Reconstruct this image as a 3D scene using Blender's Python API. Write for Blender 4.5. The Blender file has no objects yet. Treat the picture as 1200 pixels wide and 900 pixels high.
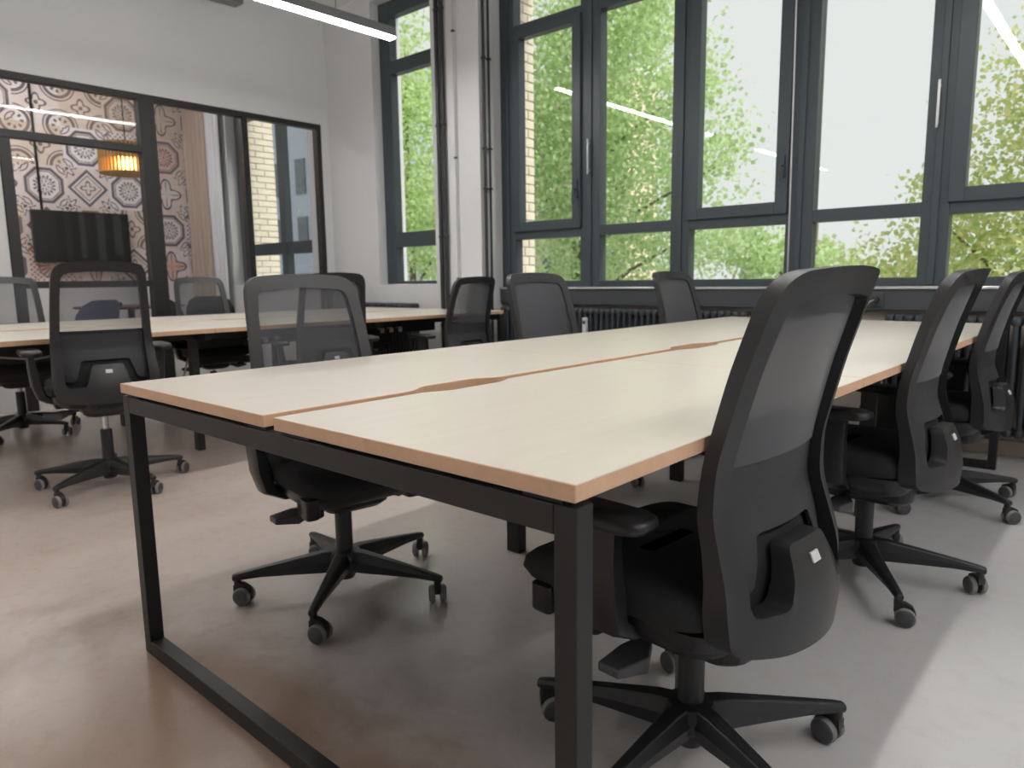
import bpy, bmesh, math, random
import numpy as np
from mathutils import Vector, Matrix, Euler

random.seed(7)
S = bpy.context.scene
COL = S.collection
PI = math.pi
R = math.radians

# ------------------------------------------------------------------ camera, world, sun, exposure
cam = bpy.data.cameras.new('camera'); cam_o = bpy.data.objects.new('camera', cam); COL.objects.link(cam_o)
cam.sensor_width = 36.0; cam.lens = 25.16; cam.clip_start = 0.02; cam.clip_end = 300
YAW, PITCH, ROLL = 0.72698, 0.14641, -0.01294
f0 = Vector((-math.sin(YAW), math.cos(YAW), 0)); r0 = Vector((math.cos(YAW), math.sin(YAW), 0)); u0 = Vector((0, 0, 1))
fw = f0*math.cos(PITCH) - u0*math.sin(PITCH); up = u0*math.cos(PITCH) + f0*math.sin(PITCH)
rt = r0*math.cos(ROLL) + up*math.sin(ROLL); up = up*math.cos(ROLL) - r0*math.sin(ROLL)
cam_o.matrix_world = Matrix(((rt.x, up.x, -fw.x, 0), (rt.y, up.y, -fw.y, 0), (rt.z, up.z, -fw.z, 0.9949), (0, 0, 0, 1)))
cam.dof.use_dof = True; cam.dof.focus_distance = 1.45; cam.dof.aperture_fstop = 5.6
S.camera = cam_o

world = bpy.data.worlds.new('overcast_sky'); S.world = world; world.use_nodes = True
bg = world.node_tree.nodes['Background']; bg.inputs[0].default_value = (0.985, 0.995, 0.98, 1); bg.inputs[1].default_value = 0.86

sun = bpy.data.lights.new('sun', 'SUN'); sun.energy = 4.0; sun.angle = R(25); sun.color = (1, 0.96, 0.88)
sun_o = bpy.data.objects.new('sun', sun); COL.objects.link(sun_o); sun_o.rotation_euler = Vector((.70, .12, .70)).to_track_quat('Z', 'Y').to_euler()
LAMP = 60.0

S.view_settings.view_transform = 'Standard'; S.view_settings.look = 'None'
S.view_settings.exposure = 0.0; S.view_settings.gamma = 1.0
S.cycles.use_denoising = True
S.cycles.max_bounces = 8; S.cycles.diffuse_bounces = 4; S.cycles.transparent_max_bounces = 16
S.cycles.caustics_reflective = False; S.cycles.caustics_refractive = False

# ------------------------------------------------------------------ materials
def newmat(name):
    m = bpy.data.materials.new(name); m.use_nodes = True
    return m, m.node_tree, m.node_tree.nodes['Principled BSDF']

def plain(name, col, rough=0.5, metal=0.0, spec=0.5, noise=0.0, nscale=30, bump=0.0, bscale=200):
    m, nt, b = newmat(name)
    b.inputs['Base Color'].default_value = (*col, 1); b.inputs['Roughness'].default_value = rough
    b.inputs['Metallic'].default_value = metal; b.inputs['Specular IOR Level'].default_value = spec
    tc = nt.nodes.new('ShaderNodeTexCoord')
    if noise > 0:
        n = nt.nodes.new('ShaderNodeTexNoise'); n.inputs['Scale'].default_value = nscale; n.inputs['Detail'].default_value = 5
        nt.links.new(tc.outputs['Object'], n.inputs['Vector'])
        mx = nt.nodes.new('ShaderNodeMix'); mx.data_type = 'RGBA'
        mx.inputs['A'].default_value = (*[max(0, c*(1-noise)) for c in col], 1)
        mx.inputs['B'].default_value = (*[min(1, c*(1+noise)) for c in col], 1)
        nt.links.new(n.outputs['Fac'], mx.inputs['Factor']); nt.links.new(mx.outputs['Result'], b.inputs['Base Color'])
    if bump > 0:
        n2 = nt.nodes.new('ShaderNodeTexNoise'); n2.inputs['Scale'].default_value = bscale
        nt.links.new(tc.outputs['Object'], n2.inputs['Vector'])
        bp = nt.nodes.new('ShaderNodeBump'); bp.inputs['Strength'].default_value = bump; bp.inputs['Distance'].default_value = 0.002
        nt.links.new(n2.outputs['Fac'], bp.inputs['Height']); nt.links.new(bp.outputs['Normal'], b.inputs['Normal'])
    return m

def emit(name, col, strength):
    m, nt, b = newmat(name)
    b.inputs['Base Color'].default_value = (*col, 1)
    b.inputs['Emission Color'].default_value = (*col, 1); b.inputs['Emission Strength'].default_value = strength
    return m

class N:
    """tiny expression builder for shader math nodes"""
    nt = None
    def __init__(s, v): s.v = v
    @staticmethod
    def op(o, *a):
        n = N.nt.nodes.new('ShaderNodeMath'); n.operation = o
        for i, x in enumerate(a):
            x = x.v if isinstance(x, N) else x
            if isinstance(x, (int, float)): n.inputs[i].default_value = x
            else: N.nt.links.new(x, n.inputs[i])
        return N(n.outputs[0])
    def __add__(s, o): return N.op('ADD', s, o)
    def __radd__(s, o): return N.op('ADD', o, s)
    def __sub__(s, o): return N.op('SUBTRACT', s, o)
    def __rsub__(s, o): return N.op('SUBTRACT', o, s)
    def __mul__(s, o): return N.op('MULTIPLY', s, o)
    __rmul__ = __mul__
    def __truediv__(s, o): return N.op('DIVIDE', s, o)
    def lt(s, o): return N.op('LESS_THAN', s, o)
    def gt(s, o): return N.op('GREATER_THAN', s, o)
    def abs(s): return N.op('ABSOLUTE', s)
    def floor(s): return N.op('FLOOR', s)
    def frac(s): return N.op('FRACT', s)
    def sin(s): return N.op('SINE', s)
    def max(s, o): return N.op('MAXIMUM', s, o)
    def min(s, o): return N.op('MINIMUM', s, o)
    def sqrt(s): return N.op('SQRT', s)
    def near(s, c, w): return (s - c).abs().lt(w)

def wallpaper_mat():
    """patchwork of ornamental 46 cm print tiles (flat print) in object (= world) y, z"""
    m, nt, b = newmat('patchwork_wallpaper'); N.nt = nt
    tc = nt.nodes.new('ShaderNodeTexCoord'); sp = nt.nodes.new('ShaderNodeSeparateXYZ')
    nt.links.new(tc.outputs['Object'], sp.inputs[0])
    y, z = N(sp.outputs['Y']), N(sp.outputs['Z'])
    T = 0.463
    pu, pv = (y - 3.046)/T, (z - 1.905)/T
    cu, cv = pu.floor(), pv.floor()
    u, v = pu.frac() - 0.5, pv.frac() - 0.5
    cid = nt.nodes.new('ShaderNodeCombineXYZ'); nt.links.new((cu+0.5).v, cid.inputs[0]); nt.links.new((cv+0.5).v, cid.inputs[1])
    wn = nt.nodes.new('ShaderNodeTexWhiteNoise'); wn.noise_dimensions = '2D'; nt.links.new(cid.outputs[0], wn.inputs['Vector'])
    rnd = N(wn.outputs['Value'])
    wn2 = nt.nodes.new('ShaderNodeTexWhiteNoise'); wn2.noise_dimensions = '3D'; nt.links.new(cid.outputs[0], wn2.inputs['Vector'])
    rnd2 = N(wn2.outputs['Value'])
    au, av = u.abs(), v.abs()
    r = (u*u + v*v).sqrt(); a = N.op('ARCTAN2', v, u)
    oct_ = au.max(av).max((au+av)*0.7071)
    dia = au + av
    # corner centred radius
    ru, rv = 0.5 - au, 0.5 - av
    rc = (ru*ru + rv*rv).sqrt(); ac = N.op('ARCTAN2', rv, ru)
    c8, c16, c4 = N.op('COSINE', a*8), N.op('COSINE', a*16), N.op('COSINE', a*4)
    # A: octagon medallion with eight petalled flower, corner curls
    A = oct_.near(0.40, 0.036).max(oct_.near(0.335, 0.010)).max(r.near(0.15 + 0.07*c8, 0.026)).max(r.lt(0.028)).max(((r - 0.21).abs().lt(0.05))*(c8.lt(-0.75)))
    A = A.max(rc.near(0.10 + 0.03*N.op('COSINE', ac*4), 0.020)).max(rc.near(0.19, 0.014))
    # B: sunburst and speckled lace
    su = N.op('SINE', u*50); sv = N.op('SINE', v*50)
    B = (r.lt(0.25 + 0.07*c16))*(r.gt(0.07))*(c16.gt(-0.1 + r*1.6)).max(0)
    B = B.max((r.gt(0.28))*((su*sv).gt(0.33))).max(r.near(0.31, 0.012)).max(rc.lt(0.16 + 0.05*N.op('COSINE', ac*12))*rc.gt(0.06))
    # C: quatrefoil strapwork
    C = rc.near(0.30, 0.036).max(rc.near(0.39, 0.016)).max(r.near(0.16 + 0.05*c4, 0.028)).max((rc.near(0.16, 0.04))*(N.op('COSINE', ac*8).gt(0.1))).max(r.lt(0.05))
    # D: diamond with banded border
    D = dia.near(0.44, 0.045).max(dia.near(0.32, 0.014)).max((r.near(0.12 + 0.05*c4, 0.022))).max((dia.gt(0.56))*(rc.near(0.2 + 0.06*N.op('COSINE', ac*8), 0.025))).max((dia.gt(0.6))*(rc.lt(0.09)))
    # E: big leaf scrolls
    E_ = (r.near(0.30 + 0.10*c4, 0.028)).max((a*2).sin().abs().lt(0.10)*r.lt(0.34)).max(rc.near(0.18 + 0.06*N.op('COSINE', ac*6), 0.016)).max(rc.lt(0.05))
    def pick(lo, hi): return rnd.gt(lo)*rnd.lt(hi)
    line = (A*pick(-1, .26)).max(B*pick(.26, .46)).max(C*pick(.46, .66)).max(D*pick(.66, .82)).max(E_*pick(.82, 2))
    fill = ((oct_.lt(0.34)*pick(-1, .26)).max(r.lt(.13)*pick(.26, .46)).max(rc.lt(.3)*pick(.46, .66)).max((dia.gt(.36)*dia.lt(.47))*pick(.66, .82)).max(r.lt(0.30 + 0.10*c4)*pick(.82, 2)))
    def ramp(stops, fac):
        n = nt.nodes.new('ShaderNodeValToRGB'); n.color_ramp.interpolation = 'CONSTANT'
        e = n.color_ramp.elements
        e[0].position, e[0].color = stops[0][0], (*stops[0][1], 1); e[1].position, e[1].color = stops[1][0], (*stops[1][1], 1)
        for pz, c in stops[2:]:
            k = e.new(pz); k.color = (*c, 1)
        nt.links.new(fac.v, n.inputs['Fac']); return n.outputs['Color']
    ground = ramp([(0, (.76, .66, .63)), (.3, (.80, .74, .76)), (.55, (.70, .60, .52)), (.75, (.78, .64, .60))], rnd2)
    inner = ramp([(0, (.82, .78, .79)), (.35, (.70, .42, .33)), (.5, (.66, .55, .45)), (.75, (.74, .50, .43))], rnd2)
    ink = ramp([(0, (.13, .10, .12)), (.4, (.22, .15, .14)), (.7, (.17, .16, .18)), (.85, (.34, .17, .11))], rnd2)
    def mix(f, ca, cb):
        n = nt.nodes.new('ShaderNodeMix'); n.data_type = 'RGBA'
        nt.links.new(f.v, n.inputs['Factor']); nt.links.new(ca, n.inputs['A']); nt.links.new(cb, n.inputs['B']); return n.outputs['Result']
    col = mix(line*0.95, mix(fill*0.7, ground, inner), ink)
    gr = nt.nodes.new('ShaderNodeTexNoise'); gr.inputs['Scale'].default_value = 9; gr.inputs['Detail'].default_value = 6
    nt.links.new(tc.outputs['Object'], gr.inputs['Vector'])
    hs = nt.nodes.new('ShaderNodeMix'); hs.data_type = 'RGBA'; hs.blend_type = 'OVERLAY'; hs.inputs['Factor'].default_value = 0.35
    nt.links.new(col, hs.inputs['A']); nt.links.new(gr.outputs['Fac'], hs.inputs['B'])
    nt.links.new(hs.outputs['Result'], b.inputs['Base Color']); b.inputs['Roughness'].default_value = 0.7
    return m

def floor_mat():
    m, nt, b = newmat('polished_concrete_floor')
    tc = nt.nodes.new('ShaderNodeTexCoord')
    def noise(sc, det, dist=0.0, rough=.5):
        n = nt.nodes.new('ShaderNodeTexNoise'); n.inputs['Scale'].default_value = sc; n.inputs['Detail'].default_value = det
        n.inputs['Distortion'].default_value = dist; n.inputs['Roughness'].default_value = rough
        nt.links.new(tc.outputs['Object'], n.inputs['Vector']); return n
    n1 = noise(0.7, 3, .5); n2 = noise(2.6, 4, .4, .5); n3 = noise(60, 4); n4 = noise(1.6, 6, .5, .6)
    N.nt = nt; sp = nt.nodes.new('ShaderNodeSeparateXYZ'); nt.links.new(tc.outputs['Object'], sp.inputs[0])
    X, Y = N(sp.outputs['X']), N(sp.outputs['Y'])
    def sstep(v, lo, hi):
        q = nt.nodes.new('ShaderNodeMapRange'); q.interpolation_type = 'SMOOTHSTEP'; q.inputs['From Min'].default_value = lo; q.inputs['From Max'].default_value = hi
        nt.links.new(v.v, q.inputs['Value']); return N(q.outputs['Result'])
    # the screed is warm tan towards the partition, grey towards the right, with a brown stained patch, stretched to paint in the shade at near left
    grey = sstep(X*0.42 + Y*0.16 + (N(n1.outputs['Fac'])-.5)*1.5, -1.1, .1)
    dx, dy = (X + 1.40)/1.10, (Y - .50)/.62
    stain_shade = 1 - sstep((dx*dx + dy*dy).sqrt() + (N(n4.outputs['Fac'])-.5)*1.3, .40, 1.25)
    def cmix(f, ca, cb):
        q = nt.nodes.new('ShaderNodeMix'); q.data_type = 'RGBA'; nt.links.new(f.v, q.inputs['Factor'])
        for k, c in (('A', ca), ('B', cb)):
            if isinstance(c, tuple): q.inputs[k].default_value = (*c, 1)
            else: nt.links.new(c, q.inputs[k])
        return q.outputs['Result']
    basec = cmix(stain_shade*.9, cmix(grey, (.62, .52, .46), (.61, .60, .61)), (.29, .185, .125))
    r2 = nt.nodes.new('ShaderNodeValToRGB'); e = r2.color_ramp.elements
    e[0].position, e[0].color = .28, (.38, .37, .36, 1); e[1].position, e[1].color = .72, (.60, .60, .60, 1)
    nt.links.new(n2.outputs['Fac'], r2.inputs['Fac'])
    mx = nt.nodes.new('ShaderNodeMix'); mx.data_type = 'RGBA'; mx.blend_type = 'OVERLAY'; mx.inputs['Factor'].default_value = .12
    nt.links.new(basec, mx.inputs['A']); nt.links.new(r2.outputs['Color'], mx.inputs['B'])
    n5 = noise(14, 9, .2, .72); r5 = nt.nodes.new('ShaderNodeValToRGB'); e = r5.color_ramp.elements
    e[0].position, e[0].color = .36, (.40, .38, .36, 1); e[1].position, e[1].color = .50, (.5, .5, .5, 1)
    nt.links.new(n5.outputs['Fac'], r5.inputs['Fac']); m5 = nt.nodes.new('ShaderNodeMix'); m5.data_type = 'RGBA'; m5.blend_type = 'OVERLAY'; m5.inputs['Factor'].default_value = .4
    nt.links.new(mx.outputs['Result'], m5.inputs['A']); nt.links.new(r5.outputs['Color'], m5.inputs['B'])
    nt.links.new(m5.outputs['Result'], b.inputs['Base Color'])
    mr = nt.nodes.new('ShaderNodeMapRange'); mr.inputs['To Min'].default_value = .15; mr.inputs['To Max'].default_value = .25
    nt.links.new(n2.outputs['Fac'], mr.inputs['Value']); nt.links.new(mr.outputs['Result'], b.inputs['Roughness'])
    bp = nt.nodes.new('ShaderNodeBump'); bp.inputs['Strength'].default_value = .06; bp.inputs['Distance'].default_value = .004
    nt.links.new(n3.outputs['Fac'], bp.inputs['Height']); nt.links.new(bp.outputs['Normal'], b.inputs['Normal'])
    return m

def desktop_mat():
    m, nt, b = newmat('maple_laminate')
    tc = nt.nodes.new('ShaderNodeTexCoord'); mp = nt.nodes.new('ShaderNodeMapping'); mp.inputs['Scale'].default_value = (26, 1.6, 1)
    nt.links.new(tc.outputs['Object'], mp.inputs['Vector'])
    n = nt.nodes.new('ShaderNodeTexNoise'); n.inputs['Scale'].default_value = 2.4; n.inputs['Detail'].default_value = 6
    nt.links.new(mp.outputs['Vector'], n.inputs['Vector'])
    mx = nt.nodes.new('ShaderNodeMix'); mx.data_type = 'RGBA'
    mx.inputs['A'].default_value = (.66, .60, .525, 1); mx.inputs['B'].default_value = (.73, .675, .60, 1)
    nt.links.new(n.outputs['Fac'], mx.inputs['Factor']); nt.links.new(mx.outputs['Result'], b.inputs['Base Color'])
    b.inputs['Roughness'].default_value = .31
    return m

def mesh_mat(name, col, a0, a1):
    """open weave: holes let light through, and the weave closes up at grazing angles like any net"""
    m, nt, b = newmat(name)
    b.inputs['Base Color'].default_value = (*col, 1); b.inputs['Roughness'].default_value = .75
    b.inputs['Sheen Weight'].default_value = .25
    tr = nt.nodes.new('ShaderNodeBsdfTransparent'); mix = nt.nodes.new('ShaderNodeMixShader')
    lw = nt.nodes.new('ShaderNodeLayerWeight'); lw.inputs['Blend'].default_value = .5
    mr = nt.nodes.new('ShaderNodeMapRange'); mr.inputs['From Max'].default_value = .27; mr.inputs['To Min'].default_value = a0; mr.inputs['To Max'].default_value = a1
    nt.links.new(lw.outputs['Facing'], mr.inputs['Value']); nt.links.new(mr.outputs['Result'], mix.inputs[0])
    nt.links.new(tr.outputs[0], mix.inputs[1]); nt.links.new(b.outputs[0], mix.inputs[2])
    nt.links.new(mix.outputs[0], nt.nodes['Material Output'].inputs['Surface'])
    return m

def rib_mat(name, col):
    m, nt, b = newmat(name)
    b.inputs['Base Color'].default_value = (*col, 1); b.inputs['Roughness'].default_value = .6
    tc = nt.nodes.new('ShaderNodeTexCoord'); w = nt.nodes.new('ShaderNodeTexWave'); w.wave_type = 'BANDS'; w.bands_direction = 'X'
    w.inputs['Scale'].default_value = 80; w.inputs['Distortion'].default_value = .3
    nt.links.new(tc.outputs['Object'], w.inputs['Vector'])
    bp = nt.nodes.new('ShaderNodeBump'); bp.inputs['Strength'].default_value = .15; bp.inputs['Distance'].default_value = .001
    nt.links.new(w.outputs['Fac'], bp.inputs['Height']); nt.links.new(bp.outputs['Normal'], b.inputs['Normal'])
    return m

def glass_mat(name, tint=(1, 1, 1), refl=1.0):
    m = bpy.data.materials.new(name); m.use_nodes = True; nt = m.node_tree; nt.nodes.clear()
    out = nt.nodes.new('ShaderNodeOutputMaterial'); tr = nt.nodes.new('ShaderNodeBsdfTransparent'); tr.inputs[0].default_value = (*tint, 1)
    gl = nt.nodes.new('ShaderNodeBsdfGlossy'); gl.inputs['Roughness'].default_value = .0
    fr = nt.nodes.new('ShaderNodeFresnel'); fr.inputs['IOR'].default_value = 1.5
    mu = nt.nodes.new('ShaderNodeMath'); mu.operation = 'MULTIPLY'; mu.inputs[1].default_value = refl; mu.use_clamp = True
    mx = nt.nodes.new('ShaderNodeMixShader')
    ge = nt.nodes.new('ShaderNodeNewGeometry'); fl = nt.nodes.new('ShaderNodeMath'); fl.operation = 'SUBTRACT'; fl.inputs[0].default_value = 1.0
    nt.links.new(ge.outputs['Backfacing'], fl.inputs[1]); m2 = nt.nodes.new('ShaderNodeMath'); m2.operation = 'MULTIPLY'   # reflect once, at the front of the pane
    nt.links.new(fr.outputs[0], mu.inputs[0]); nt.links.new(mu.outputs[0], m2.inputs[0]); nt.links.new(fl.outputs[0], m2.inputs[1]); nt.links.new(m2.outputs[0], mx.inputs[0])
    nt.links.new(tr.outputs[0], mx.inputs[1]); nt.links.new(gl.outputs[0], mx.inputs[2]); nt.links.new(mx.outputs[0], out.inputs['Surface'])
    return m

def leaf_mat(name, c1, c2):
    m = bpy.data.materials.new(name); m.use_nodes = True; nt = m.node_tree; nt.nodes.clear()
    out = nt.nodes.new('ShaderNodeOutputMaterial'); d = nt.nodes.new('ShaderNodeBsdfDiffuse'); t = nt.nodes.new('ShaderNodeBsdfTranslucent')
    g = nt.nodes.new('ShaderNodeNewGeometry'); mx = nt.nodes.new('ShaderNodeMix'); mx.data_type = 'RGBA'
    mx.inputs['A'].default_value = (*c1, 1); mx.inputs['B'].default_value = (*c2, 1)
    nt.links.new(g.outputs['Random Per Island'], mx.inputs['Factor'])
    ms = nt.nodes.new('ShaderNodeMixShader'); ms.inputs[0].default_value = .5
    for n in (d, t): nt.links.new(mx.outputs['Result'], n.inputs['Color'])
    nt.links.new(d.outputs[0], ms.inputs[1]); nt.links.new(t.outputs[0], ms.inputs[2]); nt.links.new(ms.outputs[0], out.inputs['Surface'])
    return m

M = dict(
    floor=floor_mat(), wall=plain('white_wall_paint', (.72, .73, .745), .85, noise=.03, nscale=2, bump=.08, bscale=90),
    lowwall=plain('warm_plaster', (.62, .55, .49), .85, noise=.06, nscale=4, bump=.1),
    ceil=plain('ceiling_paint', (.82, .82, .82), .9, bump=.08, bscale=60),
    base=plain('beige_baseboard', (.60, .50, .40), .6, noise=.06, nscale=12),
    frame=plain('anthracite_window_frame', (.054, .070, .082), .42, bump=.05, bscale=300),
    pframe=plain('black_partition_frame', (.018, .018, .019), .45, bump=.05, bscale=300),
    sill=plain('aluminium_edge', (.62, .63, .64), .3, metal=.8),
    apron=plain('anthracite_sill_panel', (.062, .072, .080), .4, noise=.08, nscale=14),
    glass=glass_mat('window_glass', (.97, .99, .985), 1.0), pglass=glass_mat('partition_glass', (.95, .95, .95), .6),
    desktop=desktop_mat(), edge=plain('wooden_edge_band', (.76, .48, .31), .5, noise=.10, nscale=40),
    steel=plain('black_powder_coat', (.013, .013, .0135), .5, bump=.12, bscale=700),
    plastic=plain('black_chair_plastic', (.026, .026, .028), .42, noise=.06, nscale=60, bump=.10, bscale=900),
    plastic2=plain('dark_base_plastic', (.020, .020, .022), .36, bump=.08, bscale=900),
    fabric=plain('black_seat_fabric', (.032, .032, .033), .95, spec=.2, noise=.25, nscale=300, bump=.3, bscale=700),
    weave=mesh_mat('black_back_mesh', (.056, .058, .068), .36, .95), rib=rib_mat('ribbed_lumbar_fabric', (.034, .034, .038)),
    chrome=plain('chrome', (.7, .7, .72), .16, metal=1), tag=plain('white_label', (.75, .75, .75), .5),
    rim=plain('grey_caster_tread', (.24, .23, .23), .5), knob=plain('dark_grey_knob', (.07, .07, .075), .5),
    rad=plain('dark_radiator_paint', (.050, .056, .066), .38, noise=.05, nscale=20),
    pipe=plain('black_steel_pipe', (.028, .029, .034), .4), conduit=plain('white_conduit', (.6, .59, .58), .6),
    cordwhite=plain('white_cord', (.85, .85, .85), .5), white=plain('white_plastic', (.66, .66, .65), .45), cable=plain('black_cable', (.02, .02, .02), .5), wcable=plain('grey_cable', (.42, .41, .40), .5),
    lamp=plain('grey_lamp_housing', (.22, .22, .23), .4, metal=.3), led=emit('led_diffuser', (1, .985, .955), LAMP),
    paper=wallpaper_mat(), dado=plain('white_dado_paint', (.74, .75, .78), .8), tv=plain('black_television_glass', (.010, .010, .011), .55),
    brick=plain('beige_brick', (.84, .76, .63), .9, noise=.16, nscale=9, bump=.4, bscale=60), mortar=plain('mortar', (.66, .64, .60), .95),
    blue=plain('blue_shell_chair', (.16, .18, .30), .35), shell=plain('black_shell_chair', (.03, .03, .035), .5),
    redtop=plain('dark_red_table_top', (.10, .055, .06), .35), beige=plain('beige_curtain_cloth', (.50, .40, .34), .95, noise=.05, nscale=60),
    sheer=plain('white_sheer_cloth', (.78, .80, .84), .95), bulb=emit('warm_bulb', (1, .62, .22), 60.0),
    slat=plain('honey_wood_slat', (.62, .38, .14), .55, noise=.15, nscale=30), 
    leafa=leaf_mat('fresh_green_leaf', (.46, .62, .28), (.74, .86, .52)), leafb=leaf_mat('yellow_green_leaf', (.52, .68, .26), (.86, .82, .44)),
    leafc=leaf_mat('pale_green_leaf', (.48, .64, .26), (.74, .86, .52)), bark=plain('grey_bark', (.17, .14, .11), .9, noise=.3, nscale=14, bump=.5, bscale=25),
    street=plain('street_asphalt', (.30, .30, .29), .9, noise=.1, nscale=2), facade=plain('apricot_facade', (.80, .64, .50), .9, noise=.06, nscale=1),
    roof=plain('red_roof', (.35, .16, .11), .8), fwin=plain('far_window_glass', (.10, .12, .14), .15), fframe=plain('far_white_frame', (.7, .7, .68), .6),
)

# ------------------------------------------------------------------ mesh helpers
class MB:
    def __init__(s): s.v, s.f, s.m, s.sm = [], [], [], []
    def add(s, vs, fs, mi=0, smooth=False):
        o = len(s.v); s.v += [tuple(v) for v in vs]
        for f in fs: s.f.append(tuple(i+o for i in f)); s.m.append(mi); s.sm.append(smooth)
        return s
    def box(s, x0, x1, y0, y1, z0, z1, mi=0):
        v = [(x, y, z) for x in (x0, x1) for y in (y0, y1) for z in (z0, z1)]
        return s.add(v, [(0, 1, 3, 2), (4, 6, 7, 5), (0, 4, 5, 1), (2, 3, 7, 6), (0, 2, 6, 4), (1, 5, 7, 3)], mi)
    def loft(s, rings, mi=0, smooth=True, cap=True, closed=True):
        n = len(rings[0]); vs = [p for r in rings for p in r]; fs = []
        for k in range(len(rings)-1):
            for i in range(n if closed else n-1):
                j = (i+1) % n
                fs.append((k*n+i, k*n+j, (k+1)*n+j, (k+1)*n+i))
        if cap:
            fs.append(tuple(reversed(range(n)))); fs.append(tuple((len(rings)-1)*n+i for i in range(n)))
        return s.add(vs, fs, mi, smooth)
    def tube(s, pts, rad, n=8, mi=0, cap=True):
        pts = [Vector(p) for p in pts]; rings = []
        rr = rad if isinstance(rad, (list, tuple)) else [rad]*len(pts)
        ref = None
        for i, p in enumerate(pts):
            t = (pts[min(i+1, len(pts)-1)] - pts[max(i-1, 0)]).normalized()
            if ref is None: ref = Vector((0, 0, 1)) if abs(t.z) < .9 else Vector((1, 0, 0))
            a = t.cross(ref).normalized(); b = t.cross(a).normalized(); ref = -b if False else ref
            rings.append([p + (a*math.cos(2*PI*k/n) + b*math.sin(2*PI*k/n))*rr[i] for k in range(n)])
        return s.loft(rings, mi, True, cap)
    def lathe(s, prof, n=24, c=(0, 0, 0), axis='z', mi=0, mis=None):
        """profile of (radius, height) turned about an axis through c"""
        def P(r, h, a):
            x, y = r*math.cos(a), r*math.sin(a)
            q = (x, y, h) if axis == 'z' else (h, x, y)
            return (q[0]+c[0], q[1]+c[1], q[2]+c[2])
        vs = [P(r, h, 2*PI*i/n) for r, h in prof for i in range(n)]
        o = len(s.v); s.v += vs
        for k in range(len(prof)-1):
            for i in range(n):
                j = (i+1) % n
                s.f.append((o+k*n+i, o+k*n+j, o+(k+1)*n+j, o+(k+1)*n+i)); s.m.append(mis[k] if mis else mi); s.sm.append(True)
        s.f.append(tuple(o+i for i in reversed(range(n)))); s.m.append(mis[0] if mis else mi); s.sm.append(False)
        s.f.append(tuple(o+(len(prof)-1)*n+i for i in range(n))); s.m.append(mis[-1] if mis else mi); s.sm.append(False)
        return s
    def mesh(s, name, mats):
        me = bpy.data.meshes.new(name); me.from_pydata(s.v, [], s.f)
        for m in (mats if isinstance(mats, (list, tuple)) else [mats]): me.materials.append(m)
        me.polygons.foreach_set('material_index', s.m); me.polygons.foreach_set('use_smooth', s.sm)
        bm = bmesh.new(); bm.from_mesh(me); bmesh.ops.recalc_face_normals(bm, faces=bm.faces); bm.to_mesh(me); bm.free()
        me.update(); return me
    def build(s, name, mats, parent=None, bevel=0.0, seg=2, sharp=None, loc=None):
        me = s.mesh(name, mats); o = bpy.data.objects.new(name, me); COL.objects.link(o)
        if parent is not None: o.parent = parent
        if loc is not None: o.location = loc
        if sharp is not None:
            me.polygons.foreach_set('use_smooth', [True]*len(me.polygons)); me.set_sharp_from_angle(angle=R(sharp))
        if bevel > 0:
            b = o.modifiers.new('bevel', 'BEVEL'); b.width = bevel; b.segments = seg; b.limit_method = 'ANGLE'; b.angle_limit = R(40)
        return o

def box(name, b, mat, parent=None, bevel=0.0, seg=2): return MB().box(*b).build(name, mat, parent, bevel, seg)
def empty(name, loc=(0, 0, 0), rz=0.0):
    o = bpy.data.objects.new(name, None); COL.objects.link(o); o.location = loc; o.rotation_euler.z = rz; o.empty_display_size = .1; return o
def tag(o, label, cat, group=None):
    o['label'] = label; o['category'] = cat
    if group: o['group'] = group
    return o
def struct(o): o['kind'] = 'structure'; return o
def kids(o): return list(o.children)
def copy_tree(o, parent=None):
    c = o.copy(); COL.objects.link(c); c.parent = parent
    if parent is not None: c.matrix_parent_inverse = o.matrix_parent_inverse.copy()
    for ch in kids(o): copy_tree(ch, c)
    return c
def share(o, parent, loc, name=None):
    c = o.copy(); COL.objects.link(c); c.parent = parent; c.location = loc; return c

def rounded_rect(hx, hy, r, n=6, cx=0, cy=0):
    pts = []
    for sx, sy, a0 in ((1, 1, 0), (-1, 1, 90), (-1, -1, 180), (1, -1, 270)):
        for i in range(n+1):
            a = R(a0 + 90*i/n); pts.append((cx + sx*(hx-r) + r*math.cos(a), cy + sy*(hy-r) + r*math.sin(a)))
    return pts

def corner_path(P, closed=True, n=6):
    """polygon [(x, y, radius)] with rounded corners -> polyline"""
    out = []; m = len(P)
    for i in range(m):
        p = Vector(P[i][:2]); r = P[i][2]
        if r <= 0 or (not closed and i in (0, m-1)): out.append(tuple(p)); continue
        a = (Vector(P[i-1][:2]) - p); b = (Vector(P[(i+1) % m][:2]) - p); la, lb = a.length, b.length
        a.normalize(); b.normalize(); d = min(r, la*.49, lb*.49)
        for k in range(n+1):
            t = k/n; q = (p+a*d)*(1-t)**2 + p*2*t*(1-t) + (p+b*d)*t*t; out.append((q.x, q.y))
    return out

def resample(pts, n):
    p = np.array(pts, float); d = np.r_[0, np.cumsum(np.hypot(*np.diff(p, axis=0).T))]
    t = np.linspace(0, d[-1], n); return [(float(np.interp(x, d, p[:, 0])), float(np.interp(x, d, p[:, 1]))) for x in t]

def sections(loop, corners, counts):
    """cut a closed polyline at the points nearest to four corners and resample each piece"""
    p = np.array(loop); idx = [int(np.argmin(np.hypot(*(p - np.array(c)).T))) for c in corners]
    out = []
    for k in range(4):
        a, b = idx[k], idx[(k+1) % 4]
        seq = [tuple(p[i % len(p)]) for i in range(a, b + (len(p) if b <= a else 0) + 1)]
        out += resample(seq, counts[k]+1)[:-1]
    return out

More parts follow.
